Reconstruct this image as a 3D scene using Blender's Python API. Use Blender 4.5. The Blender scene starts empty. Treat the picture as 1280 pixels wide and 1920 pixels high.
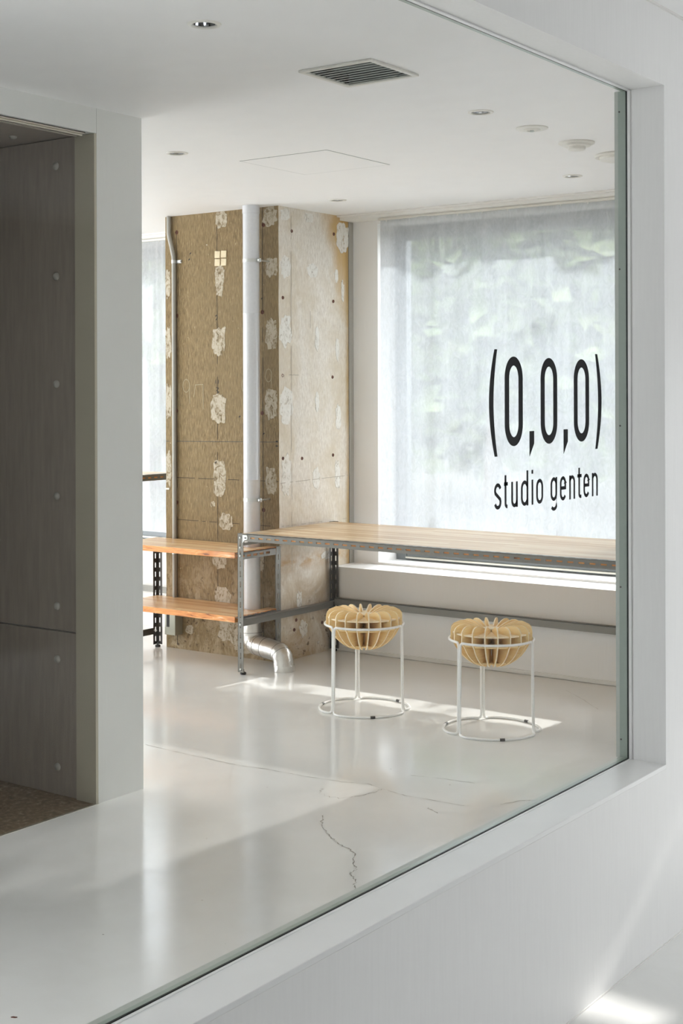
import bpy, bmesh, math, random
from mathutils import Vector, Matrix, noise
random.seed(7)
S = bpy.context.scene
COL = S.collection

# ------------------------------------------------------------------ camera
FPX = 2622.0
YAW = math.atan2(1889, FPX)
cam_d = bpy.data.cameras.new('camera')
cam = bpy.data.objects.new('camera', cam_d); COL.objects.link(cam)
cam_d.sensor_fit = 'AUTO'; cam_d.sensor_width = 36
cam_d.lens = FPX / 1920 * 36
cam_d.shift_y = -(960 - 737) / 1920
cam_d.clip_start = 0.05; cam_d.clip_end = 200
cam.matrix_world = (Matrix.Translation((0, 0, 1.5)) @ Matrix.Rotation(YAW, 4, 'Z')
                    @ Matrix.Rotation(math.pi / 2, 4, 'X') @ Matrix.Rotation(math.radians(-0.17), 4, 'Z'))
S.camera = cam

# ------------------------------------------------------------------ light
SKY = 3.0
SUN = 2.15
EXPOSURE = 1.62
w = bpy.data.worlds.new('sky'); S.world = w; w.use_nodes = True
bg = w.node_tree.nodes['Background']
bg.inputs[0].default_value = (0.94, 0.965, 1.0, 1); bg.inputs[1].default_value = SKY
sun_d = bpy.data.lights.new('sun', 'SUN'); sun_d.energy = SUN; sun_d.angle = math.radians(0.9)
sun_d.color = (1.0, 0.975, 0.94)
sun = bpy.data.objects.new('sun', sun_d); COL.objects.link(sun)
sun.rotation_euler = Vector((-0.065, -1, -0.566)).to_track_quat('-Z', 'Y').to_euler()
sun.location = (-3, 12, 6)
def portal(name, cx, cy, cz, sx, sz, rz):
    # light portals: they only guide the sky's own light through the openings
    d = bpy.data.lights.new(name, 'AREA'); d.shape = 'RECTANGLE'; d.size = sx; d.size_y = sz
    d.cycles.is_portal = True
    o = bpy.data.objects.new(name, d); COL.objects.link(o); o.location = (cx, cy, cz)
    o.rotation_euler = (-math.pi / 2, 0, rz)      # faces -Y at rz = 0
    return o
portal('portal', -3.7, 7.16, 1.5, 1.9, 2.05, 0)
portal('portal', -6.95, 7.16, 1.5, 2.1, 2.05, 0)
portal('portal', -0.7, 7.16, 1.03, 1.2, 1.45, 0)
portal('portal', 3.35, 4.7, .90, 1.4, 1.3, -math.pi / 2)
portal('portal', -8.65, 0.2, 1.27, 3.0, 2.3, math.pi / 2)
portal('portal', -8.65, 4.65, 1.24, 1.3, 2.4, math.pi / 2)
portal('portal', -7.05, -1.56, 1.27, 2.5, 2.5, math.pi)
S.view_settings.view_transform = 'Standard'; S.view_settings.look = 'None'
S.view_settings.gamma = 1; S.view_settings.exposure = EXPOSURE
S.view_settings.use_curve_mapping = False
S.cycles.use_denoising = True
S.cycles.max_bounces = 14; S.cycles.diffuse_bounces = 8; S.cycles.glossy_bounces = 4
S.cycles.transmission_bounces = 8; S.cycles.transparent_max_bounces = 24
S.cycles.caustics_reflective = False; S.cycles.caustics_refractive = False
S.cycles.sample_clamp_indirect = 4.0

# ------------------------------------------------------------------ materials
def srgb(r, g, b):
    f = lambda c: (c / 255 / 12.92) if c <= 10 else (((c / 255) + 0.055) / 1.055) ** 2.4
    return (f(r), f(g), f(b), 1)
class NT:
    """small node-graph helper"""
    def __init__(s, name):
        s.m = bpy.data.materials.new(name); s.m.use_nodes = True
        s.t = s.m.node_tree; s.b = s.t.nodes['Principled BSDF']; s.out = s.t.nodes['Material Output']
        s.tc = s.t.nodes.new('ShaderNodeTexCoord')
    def n(s, typ, **kw):
        nd = s.t.nodes.new(typ)
        for k, v in kw.items(): setattr(nd, k, v)
        return nd
    def l(s, a, b): s.t.links.new(a, b)
    def map(s, scale=(1, 1, 1), src=None):
        mp = s.n('ShaderNodeMapping'); mp.inputs['Scale'].default_value = scale
        s.l(src or s.tc.outputs['Object'], mp.inputs[0]); return mp.outputs[0]
    def noise(s, vec, scale=5, detail=4, rough=.55, dist=0):
        nd = s.n('ShaderNodeTexNoise'); nd.inputs['Scale'].default_value = scale
        nd.inputs['Detail'].default_value = detail; nd.inputs['Roughness'].default_value = rough
        nd.inputs['Distortion'].default_value = dist; s.l(vec, nd.inputs['Vector']); return nd.outputs['Fac']
    def ramp(s, fac, stops):
        r = s.n('ShaderNodeValToRGB'); e = r.color_ramp.elements
        while len(e) < len(stops): e.new(.5)
        for i, (p, c) in enumerate(stops): e[i].position = p; e[i].color = c
        s.l(fac, r.inputs[0]); return r.outputs[0]
    def mix(s, fac, a, b, typ='MIX'):
        m = s.n('ShaderNodeMix', data_type='RGBA', blend_type=typ)
        for sock, v in ((m.inputs[0], fac), (m.inputs[6], a), (m.inputs[7], b)):
            if isinstance(v, (float, int, tuple)): sock.default_value = v
            else: s.l(v, sock)
        return m.outputs[2]
    def math(s, op, a, b=0.0, c=0.0, clamp=False):
        m = s.n('ShaderNodeMath', operation=op); m.use_clamp = clamp
        for i, v in enumerate((a, b, c)):
            if isinstance(v, (float, int)): m.inputs[i].default_value = v
            else: s.l(v, m.inputs[i])
        return m.outputs[0]
    def bump(s, h, strength=.2, dist=.001):
        b = s.n('ShaderNodeBump'); b.inputs['Strength'].default_value = strength
        b.inputs['Distance'].default_value = dist; s.l(h, b.inputs['Height']); s.l(b.outputs[0], s.b.inputs['Normal'])
    def set(s, **kw):
        for k, v in kw.items():
            sock = s.b.inputs[k.replace('_', ' ')]
            if isinstance(v, (float, int, tuple)): sock.default_value = v
            else: s.l(v, sock)
G = lambda v: (v, v, v, 1)

def paint(name, col, rough=.5, brush=True, spec=.35):
    k = NT(name)
    nz = k.noise(k.map((40, 40, 2.5) if brush else (3, 3, 3)), 3, 3)
    c = k.mix(nz, tuple(x * .965 for x in col[:3]) + (1,), tuple(min(1, x * 1.03) for x in col[:3]) + (1,))
    k.set(Base_Color=c, Roughness=rough, Specular_IOR_Level=spec)
    k.bump(k.noise(k.map((260, 260, 30) if brush else (120, 120, 120)), 1, 2), .12, .0006)
    return k.m
M = {}
M['wall'] = paint('white wall paint', (.86, .855, .845, 1), .5)
M['wall_grey'] = paint('mid grey wall paint', (.28, .28, .275, 1), .6)  # grey chosen for unseen walls, to cut bounce light on the jamb
M['ceiling'] = paint('white ceiling paint', (.90, .90, .90, 1), .55, False, .25)
M['partition'] = paint('pale grey wall paint', (.78, .785, .76, 1), .45)
M['sill'] = paint('satin white sill paint', (.85, .85, .845, 1), .35, False, .5)
M['trim'] = paint('white trim', (.80, .79, .76, 1), .45, False)

k = NT('glossy white epoxy floor')
big = k.noise(k.map(), .9, 4, .6)
sm = k.noise(k.map(), 7, 5, .65, .6)
c = k.mix(big, (.78, .78, .755, 1), (.85, .85, .835, 1))
c = k.mix(k.ramp(sm, [(.35, G(0)), (.75, G(.25))]), c, (.66, .65, .61, 1))
spk = k.n('ShaderNodeTexVoronoi'); spk.inputs['Scale'].default_value = 9; k.l(k.map(), spk.inputs['Vector'])
c = k.mix(k.ramp(spk.outputs['Distance'], [(.016, G(.8)), (.034, G(0))]), c, (.25, .23, .2, 1))
k.set(Base_Color=c, Roughness=k.ramp(sm, [(.3, G(.09)), (.8, G(.18))]), Specular_IOR_Level=.6)
k.bump(k.noise(k.map(), 150, 3, .6), .07, .0012)
M['floor'] = k.m

k = NT('dark stone floor')
c = k.ramp(k.noise(k.map(), 45, 6, .7), [(.3, srgb(90, 76, 60)), (.55, srgb(134, 116, 94)), (.75, srgb(190, 174, 150))])
k.set(Base_Color=c, Roughness=.6); k.bump(k.noise(k.map(), 90, 4), .3, .002)
M['dark_floor'] = k.m
k = NT('dark grey steel panel')
c = k.ramp(k.noise(k.map((30, 30, 3)), 2, 5), [(.3, srgb(156, 147, 137)), (.75, srgb(170, 160, 149))])
k.set(Base_Color=c, Roughness=.42, Metallic=.15); k.bump(k.noise(k.map((150, 150, 60)), 1, 3), .1, .001)
M['panel'] = k.m
k = NT('olive grey steel jamb'); k.set(Base_Color=srgb(190, 184, 166), Roughness=.4, Metallic=.1); M['jamb'] = k.m

def metal(name, col, rough=.35, met=.9):
    k = NT(name); nz = k.noise(k.map((30, 30, 30)), 3, 4)
    k.set(Base_Color=k.mix(nz, tuple(x * .85 for x in col[:3]) + (1,), col), Metallic=met, Roughness=rough)
    return k.m
M['angle'] = metal('grey painted slotted steel', srgb(134, 132, 126), .42, .45)
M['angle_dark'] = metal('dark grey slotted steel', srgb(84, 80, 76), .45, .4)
M['zinc'] = metal('zinc plated steel', srgb(214, 216, 214), .3, .8)
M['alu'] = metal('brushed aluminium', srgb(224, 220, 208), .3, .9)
M['chrome'] = metal('polished reflector', srgb(225, 226, 228), .08, 1)
M['black'] = metal('black rubber', srgb(30, 29, 28), .6, 0)
M['duct'] = metal('white grey painted duct', srgb(222, 224, 228), .38, .25)
M['conduit'] = metal('grey vinyl conduit', srgb(172, 170, 162), .4, .1)
M['frame'] = metal('grey window aluminium', srgb(120, 124, 126), .4, .5)
M['tube'] = metal('white powder coated tube', srgb(252, 252, 250), .32, 0)
M['box'] = metal('stainless box', srgb(176, 176, 162), .35, .6)
M['fixture'] = metal('white fixture plastic', srgb(232, 230, 222), .4, 0)
M['louvre'] = metal('grey green louvre', srgb(206, 212, 208), .4, .0)
M['cavity'] = metal('dark cavity', srgb(136, 142, 140), .7, 0)
M['letter'] = metal('black vinyl letter', srgb(42, 42, 44), .7, 0)
M['letter'].node_tree.nodes['Principled BSDF'].inputs['Specular IOR Level'].default_value = .15
M['gasket'] = metal('dark green glazing gasket', srgb(16, 24, 20), .4, 0)
M['glass_rim'] = metal('deep green glass rim', srgb(160, 172, 162), .3, 0)
M['glass_edge'] = metal('green glass edge channel', srgb(188, 194, 186), .3, 0)
k = NT('foil duct wrap')
k.set(Base_Color=k.mix(k.noise(k.map(), 22, 4), srgb(196, 192, 184), srgb(232, 231, 228)), Metallic=.75, Roughness=.3)
k.bump(k.noise(k.map(), 45, 4, .6, 1.0), .5, .004); M['foil'] = k.m

def glass(name, tint, refl=1.0):
    k = NT(name); k.t.nodes.remove(k.b)
    tr = k.n('ShaderNodeBsdfTransparent'); tr.inputs[0].default_value = tint
    gl = k.n('ShaderNodeBsdfGlossy'); gl.inputs['Roughness'].default_value = .0
    lw = k.n('ShaderNodeLayerWeight'); lw.inputs['Blend'].default_value = .5      # Schlick reflectance, same from both sides
    fr = k.math('MULTIPLY', k.math('ADD', .04, k.math('MULTIPLY', k.math('POWER', lw.outputs['Facing'], 5.0), .96)), refl)
    mx = k.n('ShaderNodeMixShader'); k.l(fr, mx.inputs[0])
    k.l(tr.outputs[0], mx.inputs[1]); k.l(gl.outputs[0], mx.inputs[2]); k.l(mx.outputs[0], k.out.inputs[0])
    return k.m
M['glass'] = glass('clear green tinted glass', (.99, .993, .99, 1), .3)
M['win_glass'] = glass('window glass', (.97, .98, .98, 1), .6)

# sheer paper-like curtain
k = NT('sheer white curtain'); k.t.nodes.remove(k.b)
fib = k.noise(k.map((1, 1, .55)), 30, 6, .7, 2.2)
fib2 = k.noise(k.map((1, 1, .2)), 5, 3, .5, .5)
fib3 = k.noise(k.map((1, 1, .02)), 9, 3, .6)
dens = k.math('ADD', k.math('ADD', k.math('MULTIPLY', fib, .45), k.math('MULTIPLY', fib2, .25)), k.math('MULTIPLY', fib3, .3))
alpha = k.ramp(dens, [(.38, G(.66)), (.60, G(.90))])
dif = k.n('ShaderNodeBsdfDiffuse'); dif.inputs[0].default_value = (.78, .79, .80, 1)
trl = k.n('ShaderNodeBsdfTranslucent'); trl.inputs[0].default_value = (.335, .365, .405, 1)
tr = k.n('ShaderNodeBsdfTransparent')
m1 = k.n('ShaderNodeMixShader'); m1.inputs[0].default_value = .5
k.l(dif.outputs[0], m1.inputs[1]); k.l(trl.outputs[0], m1.inputs[2])
m2 = k.n('ShaderNodeMixShader'); k.l(alpha, m2.inputs[0]); k.l(tr.outputs[0], m2.inputs[1]); k.l(m1.outputs[0], m2.inputs[2])
k.l(m2.outputs[0], k.out.inputs[0]); M['curtain'] = k.m

# wood -------------------------------------------------------------
def wood(name, cols, strip=.042, along='X', rough=.38, coat=.25, knots=True):
    k = NT(name)
    sp = k.n('ShaderNodeSeparateXYZ'); k.l(k.tc.outputs['Object'], sp.inputs[0])
    a, b = (sp.outputs[0], sp.outputs[1]) if along == 'X' else (sp.outputs[1], sp.outputs[0])
    idx = k.math('FLOOR', k.math('DIVIDE', b, strip))
    wn = k.n('ShaderNodeTexWhiteNoise', noise_dimensions='1D'); k.l(idx, wn.inputs['W'])
    joint = k.math('FLOOR', k.math('ADD', k.math('DIVIDE', a, .62), k.math('MULTIPLY', wn.outputs['Value'], 7.3)))
    wn2 = k.n('ShaderNodeTexWhiteNoise', noise_dimensions='2D')
    cb = k.n('ShaderNodeCombineXYZ'); k.l(idx, cb.inputs[0]); k.l(joint, cb.inputs[1]); k.l(cb.outputs[0], wn2.inputs['Vector'])
    tone = k.ramp(wn2.outputs['Value'], [(0, cols[0]), (.5, cols[1]), (1, cols[2])])
    off = k.n('ShaderNodeCombineXYZ'); k.l(a, off.inputs[0])
    k.l(k.math('ADD', k.math('MULTIPLY', b, 14.0), k.math('MULTIPLY', wn2.outputs['Value'], 40.0)), off.inputs[1]); k.l(k.math('MULTIPLY', sp.outputs[2], 14.0), off.inputs[2])
    g = k.noise(off.outputs[0], 3.2, 6, .6, 1.2)
    tone = k.mix(k.ramp(g, [(.42, G(0)), (.72, G(.55))]), tone, cols[3])
    k.set(Base_Color=tone, Roughness=rough, Specular_IOR_Level=.5, Coat_Weight=coat, Coat_Roughness=.25)
    k.bump(g, .06, .001)
    return k.m
M['pine'] = wood('pine board', [srgb(196, 160, 112), srgb(214, 186, 144), srgb(226, 206, 172), srgb(176, 122, 70)])
M['pine_dark'] = wood('warm pine board', [srgb(222, 178, 124), srgb(236, 198, 146), srgb(246, 220, 178), srgb(196, 128, 70)])
k = NT('varnished pine edge')
v = k.noise(k.map((5, 60, 34)), 1.0, 5, .6, 2.5)
k.set(Base_Color=k.ramp(v, [(.30, srgb(96, 50, 26)), (.38, srgb(214, 128, 54)), (.58, srgb(240, 164, 84)), (.70, srgb(244, 212, 164))]), Roughness=.4, Coat_Weight=.3)
M['pine_edge'] = k.m
k = NT('birch plywood')
v = k.noise(k.map((8, 8, 60)), 1.5, 4, .6, .5)
k.set(Base_Color=k.ramp(v, [(.3, srgb(242, 210, 148)), (.7, srgb(252, 230, 178))]), Roughness=.5); M['ply'] = k.m  # bounce light between the stool fins is painted into this warm tone
k = NT('pale plywood edge'); k.set(Base_Color=k.ramp(k.noise(k.map(), 60, 3), [(.3, srgb(244, 222, 184)), (.7, srgb(254, 242, 218))]), Roughness=.5); M['ply_edge'] = k.m

# column concrete --------------------------------------------------
k = NT('brown board formed concrete')
v = k.noise(k.map((120, 120, 20)), 1.2, 6, .8, .2)
lg = k.noise(k.map((2, 2, 1.2)), 1.6, 5, .6, .3)
c = k.ramp(v, [(.32, srgb(94, 76, 52)), (.5, srgb(136, 115, 80)), (.68, srgb(176, 155, 118))])
c = k.mix(k.ramp(lg, [(.35, G(.0)), (.7, G(.5))]), c, srgb(136, 118, 84))
sp = k.n('ShaderNodeSeparateXYZ'); k.l(k.tc.outputs['Object'], sp.inputs[0])
low = k.math('MULTIPLY', k.math('SUBTRACT', .72, sp.outputs[2], clamp=True), 2.0, clamp=True)          # weathered base of the column
rough_n = k.noise(k.map((1, 1, .6)), 9, 7, .75, .8)
c = k.mix(k.math('MULTIPLY', low, k.ramp(rough_n, [(.46, G(0)), (.60, G(.75))]), clamp=True), c, srgb(184, 166, 138))
c = k.mix(k.math('MULTIPLY', low, k.ramp(k.noise(k.map(), 26, 5, .7), [(.57, G(0)), (.63, G(.9))]), clamp=True), c, srgb(84, 66, 46))
fl = k.noise(k.map(), 60, 3, .6)
c = k.mix(k.ramp(fl, [(.70, G(0)), (.76, G(.6))]), c, srgb(226, 210, 180))
k.set(Base_Color=c, Roughness=.75, Specular_IOR_Level=.3); k.bump(v, .5, .0025); M['concrete'] = k.m

k = NT('whitewashed concrete')
v = k.noise(k.map((80, 80, 24)), 1.2, 6, .8, .3)
lg = k.noise(k.map((1, 1, .7)), 3.2, 6, .65, .5)
c = k.ramp(v, [(.36, srgb(206, 198, 186)), (.62, srgb(234, 229, 220))])
c = k.mix(k.ramp(lg, [(.42, G(0)), (.62, G(.6))]), c, srgb(202, 188, 162))
sp = k.n('ShaderNodeSeparateXYZ'); k.l(k.tc.outputs['Object'], sp.inputs[0])
# brown stain running down the far upper corner
st = k.math('MULTIPLY', k.math('SUBTRACT', sp.outputs[1], 6.52), 3.2)
st = k.math('ADD', st, k.math('MULTIPLY', k.math('SUBTRACT', sp.outputs[2], 2.28), 1.7))
st = k.math('ADD', st, k.math('MULTIPLY', k.math('SUBTRACT', lg, .5), 1.6), clamp=True)
c = k.mix(st, c, srgb(196, 160, 96))
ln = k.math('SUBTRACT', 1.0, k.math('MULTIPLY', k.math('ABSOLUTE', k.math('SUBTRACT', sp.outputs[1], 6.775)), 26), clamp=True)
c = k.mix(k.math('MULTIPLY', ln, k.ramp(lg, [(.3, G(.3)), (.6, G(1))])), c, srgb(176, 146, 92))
low = k.math('MULTIPLY', k.math('SUBTRACT', .86, sp.outputs[2], clamp=True), 1.5)
c = k.mix(k.math('MULTIPLY', low, k.ramp(k.noise(k.map((1, 1, .8)), 5, 7, .72, .6), [(.36, G(0)), (.6, G(1))]), clamp=True), c, srgb(182, 160, 128))
band = k.math('SUBTRACT', 1.0, k.math('MULTIPLY', k.math('ABSOLUTE', k.math('SUBTRACT', sp.outputs[2], .545)), 16), clamp=True)
c = k.mix(k.math('MULTIPLY', band, k.ramp(k.noise(k.map((1, 1, 2)), 12, 5), [(.4, G(0)), (.6, G(.8))])), c, srgb(186, 148, 96))
pit = k.math('MULTIPLY', k.math('SUBTRACT', .42, sp.outputs[2], clamp=True), 3.4)
c = k.mix(k.math('MULTIPLY', pit, k.ramp(k.noise(k.map(), 22, 6, .75), [(.60, G(0)), (.66, G(1))]), clamp=True), c, srgb(92, 70, 46))
k.set(Base_Color=c, Roughness=.7, Specular_IOR_Level=.3); k.bump(v, .4, .002); M['whitewash'] = k.m

def patch_mat(name, col, base, lo=.40, hi=.52):
    k = NT(name); v = k.noise(k.map((1, 1, .7)), 42, 6, .7, 1.0)
    k.set(Base_Color=k.ramp(v, [(lo, base), (hi, col)]), Roughness=.75, Alpha=k.ramp(v, [(lo - .02, G(0)), (lo + .03, G(.92))])); k.bump(v, .4, .002); return k.m
M['patch'] = patch_mat('scraped plaster patch', srgb(198, 188, 168), srgb(150, 130, 96), .38, .54)
M['patch_white'] = patch_mat('white plaster smear', srgb(238, 236, 230), srgb(222, 218, 208), .38, .55)
M['tile_chip'] = patch_mat('cream tile remnant', srgb(240, 226, 192), srgb(226, 206, 166), .3, .5)
M['rust'] = metal('rusty tie bolt', srgb(104, 58, 42), .7, .1)
M['joint'] = metal('dark joint line', srgb(62, 50, 36), .8, 0)
M['pencil'] = metal('faint pencil line', srgb(172, 164, 150), .8, 0)
M['blue_line'] = metal('grey blue chalk line', srgb(78, 80, 80), .8, 0)
M['chalk'] = metal('white chalk mark', srgb(172, 160, 130), .8, 0)
M['marker'] = metal('black marker', srgb(48, 42, 36), .7, 0)
M['crack'] = metal('hairline floor crack', srgb(150, 145, 136), .8, 0)
k = NT('concrete paving'); k.set(Base_Color=k.ramp(k.noise(k.map(), 6, 5), [(.3, srgb(84, 84, 78)), (.7, srgb(104, 104, 98))]), Roughness=.9, Specular_IOR_Level=.0); M['paving'] = k.m
k = NT('pale render'); k.set(Base_Color=k.ramp(k.noise(k.map(), 3, 4), [(.3, srgb(226, 228, 226)), (.7, srgb(240, 241, 240))]), Roughness=.9); M['render'] = k.m
k = NT('leaves'); k.set(Base_Color=k.ramp(k.noise(k.map(), 1.6, 4), [(.3, srgb(78, 92, 62)), (.55, srgb(112, 126, 84)), (.75, srgb(156, 164, 108))]), Roughness=.6)
M['leaf'] = k.m
k = NT('bark'); k.set(Base_Color=srgb(96, 80, 64), Roughness=.9); M['bark'] = k.m

# ------------------------------------------------------------------ geometry helpers
class MB:
    def __init__(s): s.v = []; s.f = []; s.mi = []
    def poly(s, pts, mi=0):
        i = len(s.v); s.v += [tuple(p) for p in pts]; s.f.append(tuple(range(i, i + len(pts)))); s.mi.append(mi)
    def hexa(s, c, mi=0):
        i = len(s.v); s.v += [tuple(p) for p in c]
        for q in ((0, 3, 2, 1), (4, 5, 6, 7), (0, 1, 5, 4), (1, 2, 6, 5), (2, 3, 7, 6), (3, 0, 4, 7)):
            s.f.append(tuple(i + j for j in q)); s.mi.append(mi)
    def box(s, x0, y0, z0, x1, y1, z1, mi=0):
        s.hexa([(x0, y0, z0), (x1, y0, z0), (x1, y1, z0), (x0, y1, z0), (x0, y0, z1), (x1, y0, z1), (x1, y1, z1), (x0, y1, z1)], mi)
    def obox(s, o, u, v, n, mi=0):
        o, u, v, n = map(Vector, (o, u, v, n))
        s.hexa([o, o + u, o + u + v, o + v, o + n, o + n + u, o + n + u + v, o + n + v], mi)
    def prism(s, pts, n, mi=0):
        n = Vector(n); a = [Vector(p) for p in pts]; b = [p + n for p in a]; m = len(a)
        i = len(s.v); s.v += [tuple(p) for p in a + b]
        s.f.append(tuple(range(i + m - 1, i - 1, -1))); s.mi.append(mi)
        s.f.append(tuple(range(i + m, i + 2 * m))); s.mi.append(mi)
        for j in range(m):
            q = (j + 1) % m; s.f.append((i + j, i + q, i + m + q, i + m + j)); s.mi.append(mi)
    def lathe(s, prof, c=(0, 0, 0), seg=40, mi=0, axis='Z', close=False):
        i = len(s.v); n = len(prof); c = Vector(c)
        for k_ in range(seg):
            a = 2 * math.pi * k_ / seg
            for r, z in prof:
                p = Vector((r * math.cos(a), r * math.sin(a), z))
                if axis == 'X': p = Vector((p.z, p.x, p.y))
                if axis == 'Y': p = Vector((p.y, p.z, p.x))
                s.v.append(tuple(c + p))
        for k_ in range(seg):
            for j in range(n if close else n - 1):
                j2 = (j + 1) % n; a, b = i + k_ * n, i + ((k_ + 1) % seg) * n
                s.f.append((a + j, b + j, b + j2, a + j2)); s.mi.append(mi)
    def tube(s, path, r, seg=12, closed=False, mi=0, caps=True):
        P = [Vector(p) for p in path]; n = len(P); rings = []
        def tan(j):
            if closed: return (P[(j + 1) % n] - P[j - 1]).normalized()
            return (P[min(j + 1, n - 1)] - P[max(j - 1, 0)]).normalized()
        t0 = tan(0); up = Vector((0, 0, 1)) if abs(t0.z) < .9 else Vector((1, 0, 0))
        nx = t0.cross(up).normalized()
        for j in range(n):
            t = tan(j); nx = (nx - t * nx.dot(t)).normalized(); ny = t.cross(nx)
            rr = r[j] if isinstance(r, (list, tuple)) else r
            i = len(s.v)
            for q in range(seg):
                a = 2 * math.pi * q / seg; s.v.append(tuple(P[j] + (nx * math.cos(a) + ny * math.sin(a)) * rr))
            rings.append(i)
        m = n if closed else n - 1
        for j in range(m):
            a, b = rings[j], rings[(j + 1) % n]
            for q in range(seg):
                q2 = (q + 1) % seg; s.f.append((a + q, a + q2, b + q2, b + q)); s.mi.append(mi)
        if caps and not closed:
            s.f.append(tuple(rings[0] + q for q in range(seg))[::-1]); s.mi.append(mi)
            s.f.append(tuple(rings[-1] + q for q in range(seg))); s.mi.append(mi)
    def build(s, name, mat, parent=None, smooth=False, bevel=0, loc=None):
        me = bpy.data.meshes.new(name); me.from_pydata(s.v, [], s.f)
        mats = mat if isinstance(mat, (list, tuple)) else [mat]
        for m in mats: me.materials.append(m)
        me.polygons.foreach_set('material_index', s.mi)
        bm = bmesh.new(); bm.from_mesh(me); bmesh.ops.recalc_face_normals(bm, faces=bm.faces)
        bm.to_mesh(me); bm.free()
        if smooth:
            me.polygons.foreach_set('use_smooth', [True] * len(me.polygons))
            try: me.set_sharp_from_angle(angle=math.radians(40))
            except Exception: pass
        me.update()
        o = bpy.data.objects.new(name, me); COL.objects.link(o)
        if parent: o.parent = parent
        if loc: o.location = loc
        if bevel:
            b = o.modifiers.new('bevel', 'BEVEL'); b.width = bevel; b.segments = 2; b.limit_method = 'ANGLE'
        return o
def bbox(name, mat, x0, y0, z0, x1, y1, z1, parent=None, bevel=0):
    m = MB(); m.box(x0, y0, z0, x1, y1, z1); return m.build(name, mat, parent, bevel=bevel)
def empty(name, loc=(0, 0, 0), rz=0):
    o = bpy.data.objects.new(name, None); COL.objects.link(o); o.location = loc; o.rotation_euler = (0, 0, rz)
    o.empty_display_size = .1; return o
def thing(o, label, cat, group=None):
    o['label'] = label; o['category'] = cat
    if group: o['group'] = group
    return o
def struct(o): o['kind'] = 'structure'; return o
def at(parent, o):      # parent while keeping world placement
    o.parent = parent; o.matrix_parent_inverse = Matrix.Translation(-Vector(parent.location)); return o
def fillet(pts, r, n=6):
    P = [Vector(p) for p in pts]; out = [P[0]]
    for a, b, c in zip(P, P[1:], P[2:]):
        u = (a - b).normalized(); v = (c - b).normalized(); ang = u.angle(v)
        d = min(r / math.tan(ang / 2), (a - b).length * .49, (c - b).length * .49)
        p, q = b + u * d, b + v * d
        for i in range(n + 1):
            t = i / n; out.append(p * (1 - t) ** 2 + b * 2 * t * (1 - t) + q * t * t)
    out.append(P[-1]); return out

# ------------------------------------------------------------------ the setting
H = 2.545
X0, YB = -8.5, 6.83            # room left end, upper back wall plane
m = MB()                       # floor: all of the white floor, main room and outer room, dark alcove left out
m.box(-8.5, 3.865, -.1, -3.716, YB + .25, 0); m.box(-8.5, -1.5, -.1, -6.3, 3.865, 0)
m.box(-3.716, -1.5, -.1, 3.2, YB + .25, 0); m.box(-6.3, -1.5, -.1, -3.716, 1.9, 0)
m.box(-6.3, 3.64, -.1, -3.716, 3.865, 0)
floor_o = struct(m.build('floor', M['floor']))
m = MB(); m.box(-6.3, 1.9, -.1, -3.716, 3.64, -.0005)
struct(m.build('floor_alcove', M['dark_floor']))
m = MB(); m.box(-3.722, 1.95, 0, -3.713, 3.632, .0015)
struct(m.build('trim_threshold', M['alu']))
# ceiling with openings cut out for the downlights is kept flat; the fittings carry their own cans above it
DL = [(-2.624, 2.984), (-2.621, 4.529), (-4.129, 4.515), (-4.438, 6.131), (-3.04, 6.133)]
VENT = (-2.754, 3.597, -2.476, 3.868)
def ceiling_mesh():
    cells_x = sorted({-8.5, 3.2} | {x + s * .036 for x, y in DL for s in (-1, 1)} | {VENT[0], VENT[2]})
    cells_y = sorted({-1.5, YB + .25} | {y + s * .036 for x, y in DL for s in (-1, 1)} | {VENT[1], VENT[3]})
    mm = MB()
    for xa, xb in zip(cells_x, cells_x[1:]):
        run = None
        for ya, yb in zip(cells_y, cells_y[1:]):
            cx, cy = (xa + xb) / 2, (ya + yb) / 2
            hole = any(abs(cx - x) < .036 and abs(cy - y) < .036 for x, y in DL) or (VENT[0] < cx < VENT[2] and VENT[1] < cy < VENT[3])
            if not hole: mm.poly([(xa, ya, H), (xb, ya, H), (xb, yb, H), (xa, yb, H)])
    for xa, ya, xb, yb in ((-8.5, -1.5, 3.2, YB + .25),):
        mm.box(xa, ya, H + .22, xb, yb, H + .3)
    for x in (-8.5, 3.2): mm.box(x - .02, -1.5, H, x, YB + .25, H + .22)
    for y in (-1.5, YB + .25): mm.box(-8.5, y - .02, H, 3.2, y, H + .22)
    return mm
ceil_o = struct(ceiling_mesh().build('ceiling', M['ceiling']))

# back (facade) wall: low projecting wall with ledge, upper wall with window openings
m = MB()
m.box(-4.83, 6.609, 0, -1.655, YB + .02, .487); m.box(X0, 6.609, 0, -5.68, YB + .02, .487)
m.box(-1.655, 6.609, 0, 3.2, YB + .02, .30)
struct(m.build('wall_ledge', M['wall'], bevel=.002))
W1 = (-4.655, -2.75, .50, 2.50); W2 = (-8.0, -5.90, .50, 2.50); W3 = (-1.3, -.1, .30, 1.75)
def facade():
    mm = MB(); y0, y1 = YB, YB + .22
    xs = [X0, W2[0], W2[1], W1[0], W1[1], W3[0], W3[1], 3.2]
    for i in (0, 2, 4, 6): mm.box(xs[i], y0, -.1, xs[i + 1], y1, H)
    for w_ in (W1, W2):
        mm.box(w_[0], y0, -.1, w_[1], y1, w_[2]); mm.box(w_[0], y0, w_[3], w_[1], y1, H)
    mm.box(W3[0], y0, -.1, W3[1], y1, W3[2]); mm.box(W3[0], y0, W3[3], W3[1], y1, 2.06); mm.box(W3[0], y0, 2.24, W3[1], y1, H)
    mm.box(-1.08, y0, 2.06, W3[1], y1, 2.24)                  # unseen small high opening by the glazed wall, added for a floor sun patch
    return mm
struct(facade().build('wall_back', M['wall']))
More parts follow.
